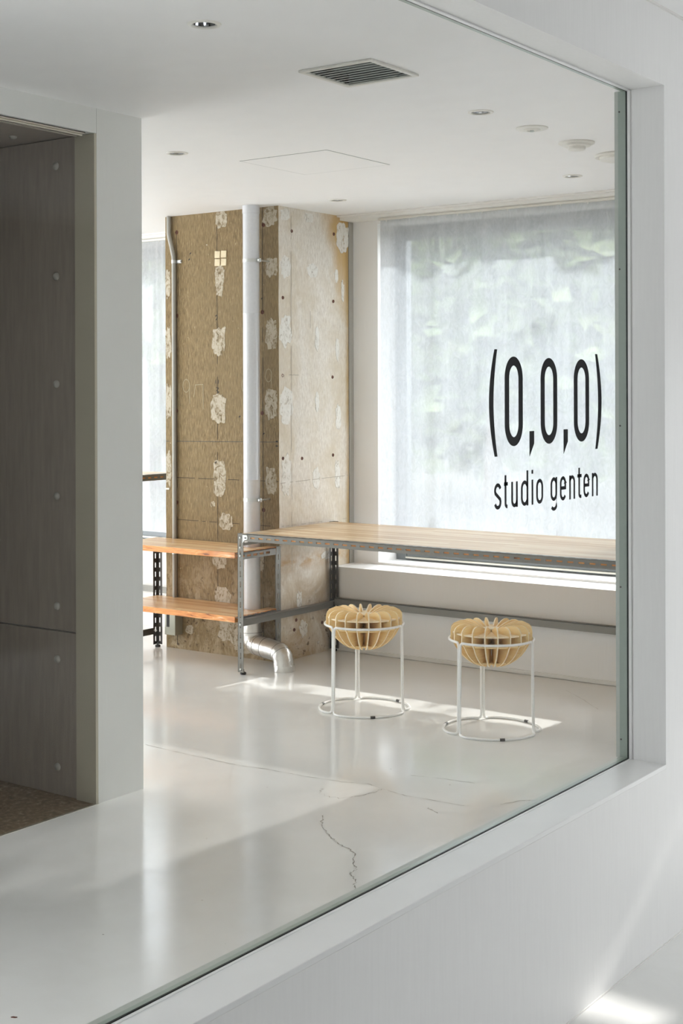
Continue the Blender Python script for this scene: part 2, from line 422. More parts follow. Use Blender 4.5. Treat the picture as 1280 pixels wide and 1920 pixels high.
m = MB(); m.box(-4.83, 6.69, 2.518, -1.655, YB, H); m.box(X0, 6.69, 2.518, -5.68, YB, H)
m.box(-4.83, 6.66, 2.535, -1.655, 6.69, H); m.box(X0, 6.66, 2.535, -5.68, 6.69, H)
struct(m.build('trim_soffit', M['trim'], bevel=.002))
m = MB(); m.box(-4.83, 6.599, 0, -1.655, 6.609, .022)
struct(m.build('baseboard_back', M['trim']))
m = MB(); m.box(-4.83, 6.602, .018, -1.7, 6.6, .006 + .018)
m = MB(); m.box(X0 - .1, -1.5, 0, X0, -1.3, H); m.box(X0 - .1, -1.3, 2.42, X0, 1.7, H); m.box(X0 - .1, 1.7, 0, X0, 4.0, H); m.box(X0 - .1, 5.3, 0, X0, YB, H); m.box(X0 - .1, 4.0, 2.44, X0, 5.3, H); m.box(X0 - .1, 4.0, 0, X0, 5.3, .04)  # openings in this unseen wall are added to brighten the studio
struct(m.build('wall_left', M['wall']))
m = MB(); m.box(3.2, -1.5, 0, 3.3, 4.0, H); m.box(3.2, 5.4, 0, 3.3, YB, H); m.box(3.2, 4.0, 1.55, 3.3, 5.4, H); m.box(3.2, 4.0, 0, 3.3, 5.4, .25)  # unseen wall; its opening is added and sized to light the outer room
struct(m.build('wall_right', M['wall_grey']))
m = MB(); m.box(X0, -1.6, 0, -8.3, -1.5, H); m.box(-5.8, -1.6, 0, 3.2, -1.5, H)  # wide gap out of view, added to let in fill light
struct(m.build('wall_front', M['wall_grey']))

def window(name, wx, mull=()):
    x0, x1, z0, z1 = wx; e = struct(empty(name, ((x0 + x1) / 2, YB + .2, z0)))
    ya, yb = YB + .19, YB + .25
    mm = MB(); fw = .075
    mm.box(x0, ya, z0, x0 + fw, yb, z1); mm.box(x1 - fw, ya, z0, x1, yb, z1)
    mm.box(x0 + fw, ya, z0, x1 - fw, yb, z0 + .055); mm.box(x0 + fw, ya, z1 - .085, x1 - fw, yb, z1)
    for mx_ in mull: mm.box(mx_ - .02, ya, z0 + .055, mx_ + .02, yb, z1 - .085)
    at(e, mm.build('window_frame', M['frame'], bevel=.003))
    g = bbox('pane', M['win_glass'], x0 + fw, YB + .218, z0 + .055, x1 - fw, YB + .224, z1 - .085); at(e, g)
    s = bbox('sash_rail', M['alu'], x0 + fw, YB + .176, z0 + .012, x1 - .02, YB + .19, z0 + .022); at(e, s)
    return e
window('window_1', W1); window('window_2', W2, (-6.95,)); window('window_3', W3)

# ---- partition with dark alcove
m = MB()
m.box(-6.3, 3.64, 0, -3.716, 3.865, H)                       # pier and its return behind
m.box(-3.80, 3.63, 0, -3.716, 3.64, H)
struct(m.build('wall_partition', M['partition']))
m = MB(); m.box(-3.80, 1.9, 2.453, -3.716, 3.6285, H); m.box(-6.4, 1.78, 0, -3.716, 1.9, H); m.box(-6.4, 1.9, 0, -6.3, 3.865, H)
struct(m.build('wall_header', M['partition']))
struct(bbox('trim_jamb', M['jamb'], -3.818, 3.618, 0, -3.7165, 3.63, 2.452))
alc = struct(empty('wall_alcove', (-5, 3.6, 0)))
m = MB()
m.box(-6.3, 3.626, .616, -3.818, 3.638, 2.453); m.box(-6.3, 3.626, 0, -3.818, 3.638, .611)
at(alc, m.build('steel_panel', M['panel'], bevel=.0015))
m = MB(); m.box(-6.3, 1.9, 2.456, -3.80, 3.64, 2.47); m.box(-6.3, 1.88, 0, -3.80, 1.9, 2.456); m.box(-6.3, 1.9, 0, -6.28, 3.626, 2.456)
at(alc, m.build('alcove_lining', M['panel']))
def dome(x, y, z, ax):
    mm = MB(); r = .0150
    prof = [(r * math.cos(t * math.pi / 12), r * .75 * math.sin(t * math.pi / 12)) for t in range(7)]
    prof[-1] = (1e-5, prof[-1][1]); prof = [(r * 1.15, -.001)] + prof
    if ax == 'Y': prof = [(a, -b) for a, b in prof]; mm.lathe(prof, (x, y, z), 20, axis='Y')
    else: prof = [(a, -b) for a, b in prof]; mm.lathe(prof, (x, y, z), 20)
    return at(alc, mm.build('bolt', M['conduit'], smooth=True))
for z in (2.353, 1.939, 1.537, 1.117, .705, .507, .104): dome(-3.926, 3.626, z, 'Y')
dome(-4.02, 3.50, 2.456, 'Z')
m = MB()
for i, (dx, dz) in enumerate(((0, .006), (.016, .012), (.030, .006), (.044, .012))):
    m.box(-3.732 - dx - .011, 1.9, 2.453 - dz, -3.732 - dx, 3.59, 2.4545)
m.box(-3.80, 1.9, 2.449, -3.732, 3.59, 2.4545)
struct(m.build('trim_rail', M['alu'], bevel=.001))

# ---- glazed wall between the viewer's room and the studio
XO, XI = -1.51, -1.655; OY1, OZ0, OZ1, OY0 = 3.60, .487, 2.334, .55
m = MB()
m.box(XI, -1.5, 0, XO, OY0, H); m.box(XI, OY1, 0, XO, YB, H)
m.box(-1.646, OY0, 0, XO, OY1, OZ0 - .012); m.box(-1.634, OY0, OZ1 + .001, XO, OY1, H)
struct(m.build('wall_glazed', M['wall']))
m = MB(); m.box(-1.646, OY0, OZ0 - .012, XO + .0005, OY1, OZ0)
struct(m.build('trim_sill', M['sill'], bevel=.0015))
struct(bbox('trim_corner', M['trim'], XO, OY0 - 1.5, H - .006, XO + .006, YB, H))
struct(bbox('baseboard_outer', M['trim'], XO, -1.5, 0, XO + .003, 6.6, .004))
gw = struct(empty('window_4', (-1.626, 2, OZ0)))
at(gw, bbox('pane', M['glass'], -1.630, OY0 + .004, OZ0 + .003, -1.620, OY1 - .003, OZ1 - .003))
m = MB(); gx0, gx1 = -1.6215, -1.6175
m.box(gx0, OY0, OZ0, gx1, OY1, OZ0 + .002); m.box(gx0, OY1 - .003, OZ0, gx1, OY1 - .001, OZ1)
m.box(gx0, OY0, OZ1 - .002, gx1, OY1, OZ1)
at(gw, m.build('gasket', M['gasket']))
m = MB(); gx0, gx1 = -1.632, -1.6215
m.box(gx0, OY0, OZ0, gx1, OY1, OZ0 + .002); m.box(gx0, OY1 - .003, OZ0, gx1, OY1 - .001, OZ1)
m.box(gx0, OY0, OZ1 - .002, gx1, OY1, OZ1)
at(gw, m.build('pane_edge', M['glass_rim']))
m = MB()
m.box(-1.644, OY1 - .003, OZ0, -1.632, OY1 - .001, OZ1)
at(gw, m.build('channel', M['glass_rim'])); m = MB()
m.box(-1.655, OY1 - .002, OZ0, -1.644, OY1 - .001, OZ1); m.box(-1.646, OY0, OZ0 + .0002, -1.632, OY1, OZ0 + .002)
at(gw, m.build('channel', M['glass_edge']))
m = MB()
m.box(-1.616, OY1 - .004, OZ0, -1.608, OY1, OZ1); m.box(-1.616, OY0, OZ1 - .003, -1.606, OY1, OZ1); m.box(-1.6155, OY0, OZ0, -1.609, OY1, OZ0 + .001)
at(gw, m.build('bead', M['sill']))
for z in (2.277, 1.841, 1.407, .96, .538):
    mm = MB(); mm.lathe([(.0025, 0), (.0025, -.001), (1e-5, -.0015)], (-1.64, OY1 - .003, z), 10, axis='Y')
    at(gw, mm.build('screw', M['angle_dark'], smooth=True))

# ---- floor cracks (children of the floor)
def ribbon(pts, wd, z, jit=.004, sub=8, seed=0, vary=True):
    rnd = random.Random(seed); P = [Vector((x, y, 0)) for x, y in pts]; Q = []
    for a, b in zip(P, P[1:]):
        for i in range(sub): Q.append(a.lerp(b, i / sub) + Vector((rnd.uniform(-jit, jit), rnd.uniform(-jit, jit), 0)))
    Q.append(P[-1]); mm = MB(); prev = None
    for i, q in enumerate(Q):
        t = (Q[min(i + 1, len(Q) - 1)] - Q[max(i - 1, 0)]).normalized(); n = Vector((-t.y, t.x, 0))
        wv = wd * (rnd.choice((.25, .5, 1, 1.4)) if vary else 1)
        a, b = q + n * wv / 2, q - n * wv / 2; a.z = b.z = z
        if prev: mm.poly([prev[0], prev[1], b, a])
        prev = (a, b)
    return mm
CR = [[(-4.179, 4.357), (-3.986, 4.341), (-3.774, 4.334), (-3.626, 4.328), (-3.508, 4.352), (-3.347, 4.352), (-3.157, 4.375), (-3.056, 4.41), (-2.966, 4.385), (-2.854, 4.361), (-2.61, 4.377)],
      [(-2.957, 3.983), (-2.887, 3.883), (-2.79, 3.81), (-2.731, 3.762), (-2.671, 3.745), (-2.627, 3.711), (-2.585, 3.639), (-2.544, 3.607), (-2.531, 3.556), (-2.485, 3.518), (-2.43, 3.434)],
      [(-3.164, 4.263), (-3.146, 4.215), (-3.081, 4.184), (-3.029, 4.196), (-2.997, 4.261), (-2.975, 4.327), (-2.974, 4.379)],
      [(-2.988, 4.605), (-2.861, 4.638), (-2.726, 4.652)], [(-2.509, 4.472), (-2.468, 4.558), (-2.439, 4.587)],
      [(-3.2, 6.362), (-3.053, 6.241), (-2.888, 6.074)], [(-2.707, 4.277), (-2.641, 4.244)]]
for i, (c_, wd, jt) in enumerate(zip(CR, (.0028, .0035, .0032, .0025, .003, .0025, .004), (.003, .006, .007, .002, .005, .004, .008))):
    at(floor_o, ribbon(c_, wd, .0006, jt, 8, i).build('crack', M['crack']))
struct(ribbon([(-4.82, 6.598), (-1.7, 6.598)], .006, .0012, .0008, 120, 44).build('trim_gap', M['joint']))

# ------------------------------------------------------------------ concrete column
CX0, CX1, CY0 = -5.685, -4.832, 6.112
col = struct(empty('column', ((CX0 + CX1) / 2, 6.4, 0)))
m = MB(); rnd = random.Random(3)
nz = 60
for i in range(nz):
    za, zb = H * i / nz, H * (i + 1) / nz
    j = lambda z, s: .0025 * noise.noise(Vector((s, z * 9, 0)))
    a0, a1 = j(za, 1.3), j(zb, 1.3); b0, b1 = j(za, 7.7), j(zb, 7.7)
    m.poly([(CX0 + b0, CY0, za), (CX1 + a0, CY0, za), (CX1 + a1, CY0, zb), (CX0 + b1, CY0, zb)], 0)
    m.poly([(CX1 + a0, CY0, za), (CX1, YB - .05, za), (CX1, YB - .05, zb), (CX1 + a1, CY0, zb)], 1)
    m.poly([(CX0 + b0, CY0, za), (CX0 + b1, CY0, zb), (CX0, YB, zb), (CX0, YB, za)], 0)
shaft = at(col, m.build('shaft', [M['concrete'], M['whitewash']]))
at(col, bbox('edge_strip', M['conduit'], CX1 - .03, YB - .045, .487, CX1 + .001, YB, 2.52))
def blob(face, c, w_, h_, seed, mat, name='plaster_patch', th=.0012, square=.35):
    th += (seed % 7) * .00012
    """irregular plaster smear on the front ('F') or right-hand ('R') face"""
    rr = random.Random(seed); N = 44; pts = []
    for i in range(N):
        a = 2 * math.pi * i / N; ca, sa = math.cos(a), math.sin(a)
        e = 2 / (2 + square * 3)
        px_, pz_ = abs(ca) ** e * math.copysign(1, ca), abs(sa) ** e * math.copysign(1, sa)
        f_ = 1 + .34 * noise.noise(Vector((ca * 2.2 + seed, sa * 2.2, seed * .37))) + rr.uniform(-.05, .05)
        pts.append((c[0] + px_ * w_ / 2 * f_, c[1] + pz_ * h_ / 2 * f_))
    mm = MB()
    if face == 'F': mm.prism([(a, CY0 - th, z) for a, z in pts], (0, th + .001, 0))
    else: mm.prism([(CX1 + th, a, z) for a, z in pts], (-th - .001, 0, 0))
    return at(col, mm.build(name, mat))
for i, (x, z, w_, h_) in enumerate([(-5.251, 2.50, .085, .10), (-5.262, 2.175, .075, .12), (-5.262, 2.12, .05, .12), (-5.270, 1.815, .105, .14), (-5.276, 1.755, .06, .08), (-5.272, 1.415, .105, .165),
        (-5.270, 1.005, .10, .20), (-4.892, 2.49, .10, .11), (-4.882, 2.206, .085, .105), (-4.885, 1.83, .08, .17), (-4.887, 1.44, .085, .17), (-4.887, 1.01, .075, .16),
        (-5.664, 2.153, .04, .17), (-5.664, 1.80, .04, .18), (-5.662, 1.45, .045, .20), (-5.664, 1.056, .04, .20), (-5.656, 2.50, .035, .10),
        (-5.22, .765, .10, .09), (-5.08, .06, .16, .07), (-5.2, .18, .17, .20), (-5.25, .33, .12, .12), (-5.5, .12, .06, .05), (-5.27, .54, .09, .10), (-5.36, 2.36, .01, .008), (-4.96, .56, .035, .13), (-5.32, .86, .035, .035)]):
    blob('F', (x, z), w_, h_, 11 + i * 3, M['patch'])
for i, (y, z, w_, h_) in enumerate([(6.171, 2.50, .085, .07), (6.175, 2.209, .09, .12), (6.168, 1.85, .10, .18), (6.176, 1.43, .12, .20), (6.175, 1.04, .09, .22), (6.392, 2.505, .085, .05),
        (6.425, 2.205, .10, .08), (6.468, 1.816, .04, .14), (6.466, 1.45, .035, .11), (6.455, 1.01, .06, .12), (6.72, 2.42, .13, .17), (6.659, 2.189, .035, .08), (6.72, 2.10, .03, .12),
        (6.666, 1.758, .035, .13), (6.673, 1.358, .05, .16), (6.662, 1.02, .05, .16), (6.33, .16, .07, .10), (6.47, .063, .014, .014), (6.29, .33, .05, .09), (6.55, .56, .1, .05)]):
    blob('R', (y, z), w_, h_, 101 + i * 7, M['patch_white'], square=.1)
# cream tile remnants
for dx in (-.024, .024):
    for dz in (-.023, .023):
        m = MB(); x, z = -5.253 + dx, 2.276 + dz
        m.prism([(x - .021, CY0 - .006, z - .02), (x + .018, CY0 - .006, z - .021), (x + .021, CY0 - .006, z + .018), (x - .019, CY0 - .006, z + .021)], (0, .007, 0))
        at(col, m.build('tile_chip', M['tile_chip'], bevel=.002))
def tie(face, a, z, r=.0125):
    mm = MB()
    prof = [(r, 0), (r * .8, -.003), (r * .55, -.0005), (1e-5, -.0005)]
    if face == 'F': mm.lathe(prof, (a, CY0, z), 6 + 4, axis='Y')
    else: mm.lathe([(p, -q) for p, q in prof], (CX1, a, z), 10, axis='X')
    return at(col, mm.build('tie_bolt', M['rust']))
for a, z in ((-5.595, 2.448), (-5.595, 1.958), (-5.6, 1.399), (-4.94, 2.445), (-4.949, 1.956), (-4.952, 1.389), (-5.6, .86), (-4.945, .845)): tie('F', a, z)
for a, z in ((6.231, 2.414), (6.149, 2.034), (6.145, 1.599), (6.146, 1.136), (6.634, 2.433), (6.627, 2.038), (6.617, 1.594), (6.62, 1.137), (6.321, 1.129), (6.262, .218), (6.244, .165), (6.508, .171)): tie('R', a, z, .0105)
def line(face, a0, z0, a1, z1, wd, mat, name='joint_line', seed=1, n=30, jit=.0008, gap=0):
    rr = random.Random(seed); mm = MB(); P = []
    for i in range(n + 1):
        t = i / n; P.append(Vector((a0 + (a1 - a0) * t + rr.uniform(-jit, jit), z0 + (z1 - z0) * t + rr.uniform(-jit, jit))))
    d = (P[-1] - P[0]).normalized(); nn = Vector((-d.y, d.x)) * wd / 2
    for p, q in zip(P, P[1:]):
        if rr.random() < gap: continue
        c4 = [p - nn, q - nn, q + nn, p + nn]
        if face == 'F': mm.poly([(c.x, CY0 - .0008, c.y) for c in c4])
        else: mm.poly([(CX1 + .0026, c.x, c.y) for c in c4])
    return at(col, mm.build(name, mat))
line('F', -5.597, .02, -5.596, H, .004, M['joint'], gap=.1)
line('F', -5.283, .30, -5.283, 2.46, .004, M['joint'], seed=4, gap=.12)
line('F', -4.947, .02, -4.947, H, .0035, M['joint'], seed=5, gap=.1)
line('F', CX0, 1.218, CX1 - .006, 1.228, .0028, M['blue_line'], seed=6, gap=.05)
line('F', CX0, 1.006, CX1 - .006, 1.008, .0035, M['joint'], seed=7, gap=.08)
line('F', CX0, .76, CX1 - .006, .757, .003, M['joint'], seed=8, gap=.25)
line('R', 6.223, .5, 6.223, 2.5, .003, M['pencil'], seed=9, gap=.2)
line('R', 6.12, .998, 6.80, 1.012, .003, M['pencil'], seed=10, gap=.2)
line('R', 6.13, .757, 6.80, .757, .002, M['pencil'], seed=14, gap=.4)
line('R', 6.20, 1.603, 6.29, 1.603, .003, M['pencil'], seed=11)
line('R', 6.40, 1.87, 6.40, 1.97, .003, M['pencil'], seed=12)
def stroke(pts, wd, mat, name, face='F'):
    mm = MB(); P = [Vector(p) for p in pts]
    for i, (p, q) in enumerate(zip(P, P[1:])):
        d = (q - p).normalized(); nn = Vector((-d.y, d.x)) * wd / 2; e = d * wd * .3
        c4 = [p - nn - e, q - nn + e, q + nn + e, p + nn - e]
        mm.poly([(c.x, CY0 - .0014 - .00002 * i, c.y) for c in c4])
    return at(col, mm.build(name, mat))
def arcp(cx, cz, rx, rz, a0, a1, n=12):
    return [(cx + rx * math.cos(math.radians(a0 + (a1 - a0) * i / n)), cz + rz * math.sin(math.radians(a0 + (a1 - a0) * i / n))) for i in range(n + 1)]
CH = M['chalk']
stroke([(-5.578, 1.56), (-5.582, 1.46)], .004, CH, 'chalk_mark')
stroke(arcp(-5.522, 1.545, .026, .038, 0, 360, 16) + [(-5.496, 1.54), (-5.494, 1.440)], .004, CH, 'chalk_mark')
stroke([(-5.462, 1.48), (-5.452, 1.55), (-5.392, 1.553), (-5.390, 1.41)], .004, CH, 'chalk_mark')
stroke(arcp(-5.07, 1.545, .03, .045, 60, 330, 14), .004, CH, 'chalk_mark')
stroke(arcp(-4.905, 1.60, .022, .036, 20, 330, 16) + [(-4.884, 1.62), (-4.886, 1.53)], .004, CH, 'chalk_mark')
BK = M['marker']
stroke([(-5.296, 1.945), (-5.284, 1.95), (-5.280, 1.935), (-5.292, 1.922)], .005, BK, 'marker_mark')
for dx in (-.008, .012): stroke([(-5.286 + dx, 1.577), (-5.286 + dx, 1.558)], .005, BK, 'marker_mark')
stroke([(-5.29, 1.535), (-5.272, 1.53), (-5.288, 1.515), (-5.27, 1.508), (-5.286, 1.50)], .004, BK, 'marker_mark')
for z in (1.232, 1.206): stroke([(-4.853, z), (-4.842, z)], .007, BK, 'marker_mark')
for x, z in ((-5.49, 2.315), (-5.50, 2.28), (-4.955, 2.03), (-5.12, 1.365), (-4.945, 1.27), (-5.30, 1.10)): stroke([(x, z), (x + .008, z + .006)], .007, BK, 'marker_mark')

# ------------------------------------------------------------------ ceiling fittings
def downlight():
    e = empty('downlight'); mm = MB()
    mm.lathe([(.0335, .012), (.0335, -.002), (.037, -.005), (.046, -.0035), (.0485, 0), (.0335, .0005)], seg=48, close=True)
    mm.build('trim_ring', M['fixture'], e, smooth=True)
    mm = MB(); mm.lathe([(.033, .001), (.030, .03), (.024, .055), (.021, .06)], seg=10); mm.build('reflector', M['chrome'], e)
    mm = MB(); mm.lathe([(.022, .058), (.022, .10), (1e-5, .10)], seg=20); mm.build('can', M['black'], e)
    mm = MB(); mm.prism([(-.012, .004, .045), (.012, .004, .045), (.004, .004, .075), (-.004, .004, .075)], (0, -.008, 0)); mm.build('lamp', M['chrome'], e)
    return e
def dup(root):
    r = root.copy(); COL.objects.link(r)
    for ch in list(root.children):
        c_ = ch.copy(); COL.objects.link(c_); c_.parent = r
        for g_ in list(ch.children):
            d_ = g_.copy(); COL.objects.link(d_); d_.parent = c_
    return r
d0 = downlight()
DLL = ['round recessed downlight nearest the viewer, left of the square air grille', 'round recessed downlight between the air grille and the smallest ceiling disc',
       'round recessed downlight beside the tall grey wall end, left of the access hatch', 'small round downlight in front of the concrete column corner', 'small round downlight near the curtain, under the row of ceiling discs']
for i, (x, y) in enumerate(DL):
    o = d0 if i == 0 else dup(d0)
    o.location = (x, y, H); o.rotation_euler = (0, 0, i * .7); thing(o, DLL[i], 'ceiling light', 'recessed downlights in the ceiling')
def ceiling_disc(name, x, y, prof_list, label, cat):
    e = empty(name, (x, y, H))
    for nm, prof, mt in prof_list:
        mm = MB(); mm.lathe(prof, seg=56); mm.build(nm, M[mt], e, smooth=True)
    thing(e, label, cat); return e
ceiling_disc('motion_sensor', -2.617, 4.924, [('base_plate', [(.064, 0), (.064, -.003), (.060, -.005), (.036, -.006), (1e-5, -.006)], 'fixture'), ('nozzle', [(.034, -.006), (.030, -.010), (.019, -.012), (.016, -.009), (1e-5, -.009)], 'fixture'), ('sensor_eye', [(.008, -.009), (.008, -.016), (1e-5, -.017)], 'louvre')], 'white ceiling disc with a small sensor eye, smallest in the row of three', 'ceiling sensor')
ceiling_disc('smoke_detector', -2.617, 5.319, [('base_plate', [(.075, 0), (.075, -.006), (.070, -.009), (1e-5, -.009)], 'fixture'), ('body', [(.058, -.009), (.057, -.017), (.050, -.019), (1e-5, -.019)], 'fixture'), ('sensor_cap', [(.037, -.019), (.036, -.030), (.032, -.033), (1e-5, -.034)], 'fixture')], 'white stepped smoke detector, middle one of three ceiling discs', 'smoke detector')
ceiling_disc('ceiling_diffuser', -2.60, 5.71, [('rim', [(.108, 0), (.112, -.006), (.108, -.012), (.098, -.014), (.090, -.010)], 'fixture'), ('dish', [(.090, -.010), (.088, -.022), (.07, -.027), (1e-5, -.028)], 'fixture')], 'largest white ceiling disc, cut off by the frame of the glass wall', 'ceiling vent')
# square air grille
e = empty('air_grille', ((VENT[0] + VENT[2]) / 2, (VENT[1] + VENT[3]) / 2, H)); hx, hy = .143, .139
m = MB(); fw = .016
for a in ((-hx, -hy, hx, -hy + fw), (-hx, hy - fw, hx, hy), (-hx, -hy + fw, -hx + fw, hy - fw), (hx - fw, -hy + fw, hx, hy - fw)): m.box(a[0], a[1], -.008, a[2], a[3], 0)
m.build('frame', M['fixture'], e, bevel=.002)
m = MB(); m.box(-hx + fw, -hy + fw, .03, hx - fw, hy - fw, .034)
for q in ((-hx + .006, -hy + .006, -hx + .009, hy - .006), (hx - .009, -hy + .006, hx - .006, hy - .006), (-hx + .009, -hy + .006, hx - .009, -hy + .009), (-hx + .009, hy - .009, hx - .009, hy - .006)): m.box(q[0], q[1], 0, q[2], q[3], .034)
m.build('plenum', M['cavity'], e)
for i in range(9):
    y = -hy + fw + .008 + i * (2 * hy - 2 * fw - .012) / 8.6
    m = MB(); m.obox((-hx + fw, y, -.003), (2 * hx - 2 * fw, 0, 0), (0, .017, .004), (0, -.0004, .0014)); m.build('louvre', M['louvre'], e)
    m = MB(); m.lathe([(.0028, 0), (.0028, .004), (1e-5, .004)], (-hx + fw + .0005, y + .006, .002), 8, axis='X'); m.build('pivot', M['cavity'], e)
thing(e, 'square white ceiling air grille with slanted grey louvres', 'air vent')
# access hatch: thin shadow gap round a flush panel
e = empty('access_hatch', (-3.803, 5.081, H)); hw = .2405
m = MB(); m.box(-hw, -hw, -.0012, hw, hw, 0); m.build('panel', M['ceiling'], e)
m = MB(); g = .0035
for a in ((-hw - g, -hw - g, hw + g, -hw), (-hw - g, hw, hw + g, hw + g), (-hw - g, -hw, -hw, hw), (hw, -hw, hw + g, hw)): m.box(a[0], a[1], -.0008, a[2], a[3], 0)
m.build('shadow_gap', M['cavity'], e)
m = MB(); m.box(-.08, -hw - .005, -.0015, -.072, -hw + .001, 0); m.build('latch', M['cavity'], e)
thing(e, 'flush white ceiling access hatch with a thin dark outline', 'ceiling hatch')

# ------------------------------------------------------------------ curtains
def curtain(name, x0, x1, y, z0, z1, seed, label):
    nx, nz_ = 420, 70; mm = MB()
    for j in range(nz_ + 1):
        v = j / nz_; z = z0 + (z1 - z0) * v
        for i in range(nx + 1):
            u = i / nx; x = x0 + (x1 - x0) * u
            wob = .012 * noise.noise(Vector((x * .6 + seed, z * 1.1, 3)))
            xx = x + wob
            f_ = .026 * noise.noise(Vector((xx * 2.6 + seed, z * .25, 0))) + .020 * noise.noise(Vector((xx * 8.5, z * .30, seed))) + .007 * noise.noise(Vector((xx * 26, z * 1.2, seed)))
            f_ += .0050 * noise.noise(Vector((xx * 14, z * 9, seed)))
            if i == 0: x += .006 * noise.noise(Vector((z * 7, seed, 0)))
            mm.v.append((x, y + f_ * (1.15 - .35 * v), z + (.012 * noise.noise(Vector((x * 3, seed, 5))) if j == 0 else 0)))
    for j in range(nz_):
        for i in range(nx):
            a = j * (nx + 1) + i; mm.f.append((a, a + 1, a + nx + 2, a + nx + 1)); mm.mi.append(0)
    e = empty(name, ((x0 + x1) / 2, y, z1))
    at(e, mm.build('sheer_cloth', M['curtain'], smooth=True))
    at(e, bbox('curtain_rail', M['fixture'], x0, y - .012, z1 - .002, x1, y + .012, z1 + .010))
    for i in range(int((x1 - x0) / .16)):
        xx = x0 + .05 + i * .16
        m2 = MB(); m2.tube([(xx, y, z1 - .002), (xx, y, z1 - .012)], .002, 6); at(e, m2.build('hook', M['fixture']))
    thing(e, label, 'curtain'); return e
curtain('sheer_curtain', -4.585, -1.75, 6.745, .668, 2.506, 2.0, 'sheer white paper-like curtain glowing behind the long workbench')
curtain('sheer_curtain', -8.3, -5.72, 6.745, .60, 2.506, 9.0, 'narrow strip of sheer white curtain left of the concrete column')

# ------------------------------------------------------------------ slotted angle steel
def plate(mm, o, L, W, n, length, width, pitch=.0545, slot=.030, sw=.0075, start=.018, holes=True):
    """slotted strip: o origin, L length dir, W width dir, n thickness vector"""
    o, L, W, n = Vector(o), Vector(L), Vector(W), Vector(n)
    a = (width - sw) / 2
    mm.obox(o, L * length, W * a, n); mm.obox(o + W * (a + sw), L * length, W * a, n)
    t = 0; k_ = 0
    while True:
        s0 = start + k_ * pitch
        if s0 + slot > length - .006:
            mm.obox(o + W * a + L * t, L * (length - t), W * sw, n); break
        mm.obox(o + W * a + L * t, L * (s0 - t), W * sw, n); t = s0 + slot; k_ += 1
def angle(name, mat, parent, o, L, W1_, W2_, length, width=.038, th=.002, **kw):
    mm = MB(); W1_, W2_ = Vector(W1_), Vector(W2_)
    plate(mm, o, L, W1_, W2_ * th, length, width, **kw); plate(mm, o, L, W2_, W1_ * th, length, width, **kw)
    return at(parent, mm.build(name, mat))
def bolt(parent, p, ax, r=.0065):
    mm = MB(); prof = [(r, 0), (r, -.002), (r * .7, -.0045), (1e-5, -.005)]
    if ax == '-Y': mm.lathe(prof, p, 12, axis='Y')
    if ax == '+X': mm.lathe([(a, -b) for a, b in prof], p, 12, axis='X')
    return at(parent, mm.build('bolt', M['zinc'], smooth=True))
def foot(parent, x, y, h_=.014):
    mm = MB(); mm.lathe([(1e-5, 0), (.014, 0), (.016, .003), (.016, .010), (.011, h_), (.005, h_), (.005, h_ + .012), (1e-5, h_ + .012)], (x, y, 0), 20)
    return at(parent, mm.build('foot', M['black'], smooth=True))
def board(name, parent, x0, x1, y0, y1, z0, z1, top, edge, notch=None):
    mm = MB()
    if notch:
        n0, n1, ny = notch
        pts = [(x0, y0), (x1, y0), (x1, y1), (n1, y1), (n1, ny), (n0, ny), (n0, y1), (-5.587, y1), (-5.587, y1 - .02), (-5.619, y1 - .02), (-5.619, y1), (x0, y1)]
    else: pts = [(x0, y0), (x1, y0), (x1, y1), (x0, y1)]
    mm.prism([(x, y, z0) for x, y in pts], (0, 0, z1 - z0))
    o = mm.build(name, [top, edge])
    for p in o.data.polygons: p.material_index = 0 if abs(p.normal.z) > .5 else 1
    b = o.modifiers.new('bevel', 'BEVEL'); b.width = .002; b.segments = 2
    return at(parent, o)

# ---- long workbench
TX0, TX1, TY0, TY1, TZ = -4.812, -2.15, 5.727, 6.592, .752
t = empty('workbench', ((TX0 + TX1) / 2, 6.15, 0)); A = M['angle']
board('tabletop', t, TX0 + .004, TX1 - .004, TY0 + .004, TY1 - .004, TZ - .027, TZ - .001, M['pine'], M['pine_edge'])
up = (0, 0, 1)
angle('top_rail', A, t, (TX0 + .036, TY0, TZ), (1, 0, 0), (0, 0, -1), (0, 1, 0), TX1 - TX0 - .072, .038, start=.052)
angle('top_rail', A, t, (TX0 + .036, TY1, TZ - .03), (1, 0, 0), (0, 0, -1), (0, -1, 0), TX1 - TX0 - .072)
angle('top_rail', A, t, (TX0, TY0 + .036, TZ - .03), (0, 1, 0), (0, 0, -1), (1, 0, 0), TY1 - TY0 - .072)
angle('top_rail', A, t, (TX1, TY0 + .036, TZ - .03), (0, 1, 0), (0, 0, -1), (-1, 0, 0), TY1 - TY0 - .072)
for sx, x in ((1, TX0), (-1, TX1)):
    for sy, y in ((1, TY0), (-1, TY1)):
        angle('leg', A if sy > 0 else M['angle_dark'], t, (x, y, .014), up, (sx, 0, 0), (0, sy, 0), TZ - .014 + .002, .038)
        foot(t, x + sx * .020, y + sy * .020)
m = MB()
m.box(TX0 + .002, TY0 + .038, .252, TX0 + .005, TY1 - .002, .294); m.box(TX0 + .002, TY0 + .038, .2915, TX0 + .036, TY1 - .002, .294)
at(t, m.build('side_stretcher', A))
m = MB(); m.box(TX0 + .038, TY1 - .042, .272, TX1 - .04, TY1 - .038, .312); m.box(TX0 + .038, TY1 - .042, .309, TX1 - .04, TY1 - .005, .312)
at(t, m.build('back_stretcher', A))
m = MB(); x, z = TX0 + .036, TZ - .005
